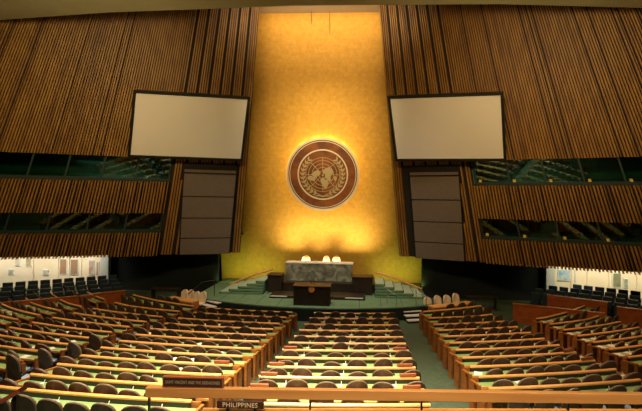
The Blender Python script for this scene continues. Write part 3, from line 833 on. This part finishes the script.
# loose papers on the green desktops
pc = 0
prnd = random.Random(11)
pm_ = bmesh.new(); box(pm_, -0.11, 0.11, -0.15, 0.15, 0, 0.012); P0 = obj('paper_stack', pm_, M['white'])
usedp = False
for bn in ('left outer', 'left inner', 'right outer', 'far left', 'far right'):
    B = BLOCKS[bn]
    for ri in B['rows']:
        if ri < 2 or ri > 10: continue
        rr = RAD[ri]; p0, p1 = math.asin(B['x0'] / rr), math.asin((B['x1'] - 0.4) / rr); ns = NS[bn]
        for k in range(ns):
            if prnd.random() > (0.7 if bn.startswith('far') or bn == 'left outer' else 0.3): continue
            ph = p0 + (p1 - p0) * (k + 1.0) / ns if k < ns - 1 else p0 + (p1 - p0) * 0.03
            x, y = pt(rr + 0.28, ph)
            q = project((x, y, fz(y) + 0.75))
            if q[0] < 0 or q[0] > 640 or q[1] > 405: continue
            o = P0 if not usedp else P0.copy()
            if usedp: COL.objects.link(o)
            usedp = True
            o.location = (x, y, fz(y) + 0.757); o.rotation_euler = (0, 0, ph + prnd.uniform(-0.5, 0.5))
            idx = k if k < ns - 1 else -1
            where = ('between the %s and %s seats' % (ordinal(k), ordinal(k + 1))) if idx >= 0 else 'at the left end'
            tag(o, 'white papers on %s row desk, %s block, %s' % (ordinal(ri), bn, where), 'papers', 'white papers on the desks'); pc += 1

# ------------------------------------------------------------------ side seating
def make_auditorium_seat():
    t = thing('auditorium_seat', 'x', 'seat')
    bm = bmesh.new(); box(bm, -0.25, 0.25, -0.24, -0.14, 0.42, 1.02); bevel(bm, 0.03, 2); obj('backrest', bm, M['navy'], t)
    bm = bmesh.new(); box(bm, -0.24, 0.24, -0.14, 0.26, 0.38, 0.48); bevel(bm, 0.02, 1); obj('seat', bm, M['navy'], t)
    bm = bmesh.new(); box(bm, -0.30, -0.26, -0.24, 0.2, 0.0, 0.64); obj('armrest', bm, M['metal'], t)
    bm = bmesh.new(); box(bm, -0.24, 0.24, -0.20, -0.13, 1.02, 1.045); obj('top_trim', bm, M['navy_trim'], t)
    return t


AS = make_auditorium_seat(); ASused = False
for s in (-1, 1):
    side = 'left' if s < 0 else 'right'
    dx, dy = (-0.80, -0.60) if s < 0 else (0.84, -0.54)
    nx, ny = (-0.60, 0.80) if s < 0 else (0.54, 0.84)
    ox, oy = (-11.6, 26.4) if s < 0 else (13.6, 28.0)
    for r_ in range(4):
        for k in range(13):
            x = ox + dx * 0.62 * k + nx * 0.92 * r_; y = oy + dy * 0.62 * k + ny * 0.92 * r_
            if y > 29.4 or (s < 0 and x < -14 and False): continue
            q = project((x, y, 1.0))
            if q[0] < -5 or q[0] > 648: continue
            o = AS if not ASused else copy_tree(AS)
            ASused = True
            o.location = (x, y, 0.10 * r_); o.rotation_euler = (0, 0, math.atan2(-ny, -nx) - math.pi / 2)
            tag(o, 'navy seat in %s row from the %s red partition, %s from the stage end' % (ordinal(r_), side, ordinal(k)), 'seat', 'navy seats on the %s side' % side)
    if True:
        for r_ in range(1, 4):
            a = (ox + nx * (0.92 * r_ - 0.46) - dx * 0.5, oy + ny * (0.92 * r_ - 0.46) - dy * 0.5)
            L_ = 9.5; b = (a[0] + dx * L_, a[1] + dy * L_); c = (b[0] + nx * 0.92, b[1] + ny * 0.92); d = (a[0] + nx * 0.92, a[1] + ny * 0.92)
            if max(d[1], c[1]) > 30.1:
                pass
            bm = bmesh.new(); prism(bm, [a, b, c, d], -0.02, 0.10 * r_ - 0.001)
            struct('floor_riser_%s_%s' % (side, ordinal(r_)), bm, M['carpet'])

# red-brown partitions
def partition(name, lab, a, b, z1, th=0.10, z0=0.0):
    a = Vector((*a, 0)); b = Vector((*b, 0)); d = (b - a); L_ = d.length; ang = math.atan2(d.y, d.x)
    t = thing(name, lab, 'partition', (a.x, a.y, z0), ang)
    obj('panel', bbox(0, L_, -th / 2, th / 2, 0, z1 - z0), M['redwood'], t)
    obj('cap', bbox(-0.02, L_ + 0.02, -th / 2 - 0.03, th / 2 + 0.03, z1 - z0, z1 - z0 + 0.05), M['wood'], t)
    return t


partition('partition_wall', 'tall red-brown wooden partition at the stage end of the left navy seats', (-10.75, 25.6), (-12.0, 24.5), 1.0)
partition('partition_wall', 'long red-brown wooden partition in front of the left navy seats', (-12.05, 24.45), (-17.5, 20.6), 0.95)
partition('partition_wall', 'orange-lit lower wooden partition nearest the right block desks', (11.35, 25.0), (15.3, 23.3), 1.0)
partition('partition_wall', 'upper dark red partition in front of the right navy seats', (13.9, 26.9), (16.5, 25.4), 1.12)
partition('partition_wall', 'short dark red partition at the right edge of the photo', (16.75, 24.9), (19.2, 23.3), 1.0)

# dim brown desks in the dark recesses
for s, x in ((-1, -9.2), (1, 10.3)):
    t = thing('recess_table', 'dim brown table in the dark recess %s of the stage' % ('left' if s < 0 else 'right'), 'table', (x, 27.6, 0))
    obj('table_top', bbox(-0.9, 0.9, -0.3, 0.3, 0.76, 0.82), M['darkwood'], t)
    for sx in (-1, 1): obj('leg', bbox(*sorted((sx * 0.85, sx * 0.80)), -0.25, 0.25, 0, 0.76), M['darkwood'], t)

# corridor wall: framed pictures and pilasters
def picture(x, z, w_, h, c1, lab, c2=None):
    t = thing('framed_picture', lab, 'picture', (x, 30.17, z))
    obj('frame', bbox(-w_ / 2, w_ / 2, -0.03, 0.03, -h / 2, h / 2), M['column'], t)
    m = mat('picture_' + str(len(bpy.data.materials)), c1, 0.7, col2=c2 or c1, scale=3.0)
    obj('canvas', bbox(-w_ / 2 + 0.05, w_ / 2 - 0.05, -0.04, -0.03, -h / 2 + 0.05, h / 2 - 0.05), m, t)


def wx(px): return 3.37 + 30.1 * ((px - 340) / 450 * math.cos(TH) - math.sin(TH)) / ((px - 340) / 450 * math.sin(TH) + math.cos(TH))
def wall_pic(px0, px1, z0, z1, c1, c2, lab):
    a, b = wx(px0), wx(px1); picture((a + b) / 2, (z0 + z1) / 2, abs(b - a), z1 - z0, c1, lab, c2)


wall_pic(8.5, 14, 0.95, 1.32, (0.45, 0.45, 0.40), (0.30, 0.32, 0.30), 'small grey picture low on the pale left corridor wall')
wall_pic(15, 20, 1.55, 2.1, (0.55, 0.55, 0.42), (0.65, 0.55, 0.42), 'faint grey-green picture under the slats, far left corridor wall')
wall_pic(26, 32, 1.55, 2.15, (0.34, 0.26, 0.15), (0.50, 0.40, 0.24), 'brown patterned picture high on the left corridor wall')
wall_pic(43, 49, 0.95, 1.35, (0.55, 0.50, 0.42), (0.45, 0.42, 0.36), 'pale square picture left of the red landscape pictures')
wall_pic(60, 67.5, 1.05, 2.15, (0.22, 0.28, 0.18), (0.50, 0.16, 0.07), 'first upright red and green picture, left corridor wall')
wall_pic(70.5, 79, 1.05, 2.15, (0.48, 0.14, 0.08), (0.22, 0.26, 0.16), 'second upright red and green picture, left corridor wall')
wall_pic(89, 95, 1.05, 2.1, (0.50, 0.52, 0.55), (0.52, 0.20, 0.09), 'grey and red picture near the end of the left corridor wall')
wall_pic(96.5, 99.5, 1.0, 2.0, (0.55, 0.24, 0.12), (0.40, 0.36, 0.30), 'narrow reddish picture at the end of the left corridor wall')
wall_pic(559, 572, 1.45, 2.2, (0.10, 0.38, 0.66), (0.62, 0.66, 0.62), 'blue and white picture at the stage end of the right corridor')
wall_pic(576, 577.6, 1.2, 2.2, (0.15, 0.12, 0.09), None, 'thin dark upright picture on the right corridor wall')
wall_pic(614, 623, 1.1, 2.05, (0.16, 0.20, 0.12), (0.30, 0.26, 0.14), 'dark green picture in the middle of the right corridor wall')
wall_pic(625, 630, 1.1, 1.7, (0.18, 0.26, 0.20), (0.42, 0.42, 0.30), 'small grey-green picture beside the dark green one')
k = 4
for px in (33, 58, 69, 81, 102):
    struct('trim_%d' % k, bbox(wx(px) - 0.07, wx(px) + 0.07, 30.12, 30.2, 0, 5.0), M['lightwall']); k += 1
for px in (574, 590, 612, 640):
    struct('trim_%d' % k, bbox(wx(px) - 0.09, wx(px) + 0.09, 30.12, 30.2, 0, 5.0), M['lightwall']); k += 1

# ------------------------------------------------------------------ gallery parapet near the camera
struct('floor_gallery', bbox(-8, 12, -7, 6.3, 3.10, 3.25), M['carpet'])
gp = thing('gallery_parapet', 'broad orange wooden beam rail across the foreground with slim posts', 'railing', (3.6, 6.0, 3.25))
gx0, gx1 = 0.38 - 3.6, 8.6 - 3.6
bm = bmesh.new()
def gz(x): return 3.945 - 3.25 + 0.0268 * (x + 3.6 - 0.38) - 0.0
hexa(bm, [(gx0, -0.04, gz(gx0) - 0.135), (gx1, -0.04, gz(gx1) - 0.135), (gx1, 0.04, gz(gx1) - 0.135), (gx0, 0.04, gz(gx0) - 0.135)],
     [(gx0, -0.04, gz(gx0)), (gx1, -0.04, gz(gx1)), (gx1, 0.04, gz(gx1)), (gx0, 0.04, gz(gx0))])
obj('top_beam', bevel(bm, 0.008, 1), M['beam'], gp)
bm = bmesh.new()
lx0 = 1.17 - 3.6
def lz(x): return 3.665 - 3.25 + 0.040 * (x + 3.6 - 1.17)
hexa(bm, [(lx0, -0.03, lz(lx0) - 0.12), (gx1, -0.03, lz(gx1) - 0.12), (gx1, 0.05, lz(gx1) - 0.12), (lx0, 0.05, lz(lx0) - 0.12)],
     [(lx0, -0.03, lz(lx0)), (gx1, -0.03, lz(gx1)), (gx1, 0.05, lz(gx1)), (lx0, 0.05, lz(lx0))])
obj('lower_rail', bm, M['rail'], gp)
for x in (0.42, 2.64, 4.12, 6.0, 8.3):
    xx = x - 3.6; bm = bbox(xx - 0.012, xx + 0.012, -0.01, 0.03, 0.0, gz(xx) - 0.135); obj('post', bm, M['metal'], gp)


def text(body, size, m, parent, loc, rot, sx=1.0, ext=0.001):
    cu = bpy.data.curves.new('lettering', 'FONT'); cu.body = body; cu.size = size; cu.extrude = ext; cu.align_x = 'CENTER'; cu.align_y = 'CENTER'
    cu.space_character = 1.06
    cu.materials.append(m); o = bpy.data.objects.new('lettering', cu); COL.objects.link(o); o.parent = parent; o.location = loc; o.rotation_euler = rot; o.scale = (sx, 1, 1)
    return o


t = thing('name_sign', 'long dark brown name sign reading SAINT VINCENT AND THE GRENADINES on the foreground beam', 'sign', (1.04, 6.0, 3.957), 0)
t.rotation_euler = (0, -0.015, 0.0)
bm = bbox(-0.425, 0.425, -0.03, 0.03, 0, 0.155); bevel(bm, 0.006, 1); obj('board', bm, M['sign_frame'], t)['label'] = 'red-brown outer border'
obj('face', bbox(-0.405, 0.405, -0.034, -0.03, 0.022, 0.138), M['sign'], t)
text('SAINT VINCENT AND THE GRENADINES', 0.062, M['sign_text'], t, (0, -0.0355, 0.08), (R(90), 0, 0), 0.64)
t = thing('name_sign', 'small dark sign with pale letters reading PHILIPPINES below the foreground beam', 'sign', (1.72, 5.90, 3.80), 0)
t.rotation_euler = (0, -0.02, 0.0)
bm = bbox(-0.315, 0.315, -0.02, 0.02, -0.05, 0.05); bevel(bm, 0.005, 1); obj('board', bm, M['sign'], t)
text('PHILIPPINES', 0.088, M['cream'], t, (0, -0.0225, 0.0), (R(90), 0, 0), 0.98)
# brackets hold the small sign to the lower rail
obj('bracket', bbox(-0.2, -0.17, 0.02, 0.13, -0.10, -0.04), M['metal'], t); obj('bracket', bbox(0.17, 0.2, 0.02, 0.13, -0.10, -0.04), M['metal'], t)

# stair handrail, bottom left
t = thing('stair_handrail', 'slanting dark red handrail on black posts at the bottom left corner', 'handrail', (0.0, 4.0, 3.25))
bm = bmesh.new(); hexa(bm, [(-0.50, -0.05, 1.05), (0.20, -0.05, 1.475), (0.20, 0.05, 1.475), (-0.50, 0.05, 1.05)], [(-0.50, -0.05, 1.095), (0.20, -0.05, 1.52), (0.20, 0.05, 1.52), (-0.50, 0.05, 1.095)])
obj('grip', bm, M['handrail'], t)
bm = bmesh.new(); hexa(bm, [(-0.50, -0.056, 1.05), (0.20, -0.056, 1.475), (0.20, -0.05, 1.475), (-0.50, -0.05, 1.05)], [(-0.50, -0.056, 1.062), (0.20, -0.056, 1.487), (0.20, -0.05, 1.487), (-0.50, -0.05, 1.062)])
obj('bright_edge', bm, M['steel'], t)['label'] = 'thin bright metal edge'
for x, z in ((0.125, 1.43), (-0.03, 1.335)):
    obj('post', bbox(x - 0.018, x + 0.018, -0.015, 0.02, 0, z), M['black'], t)
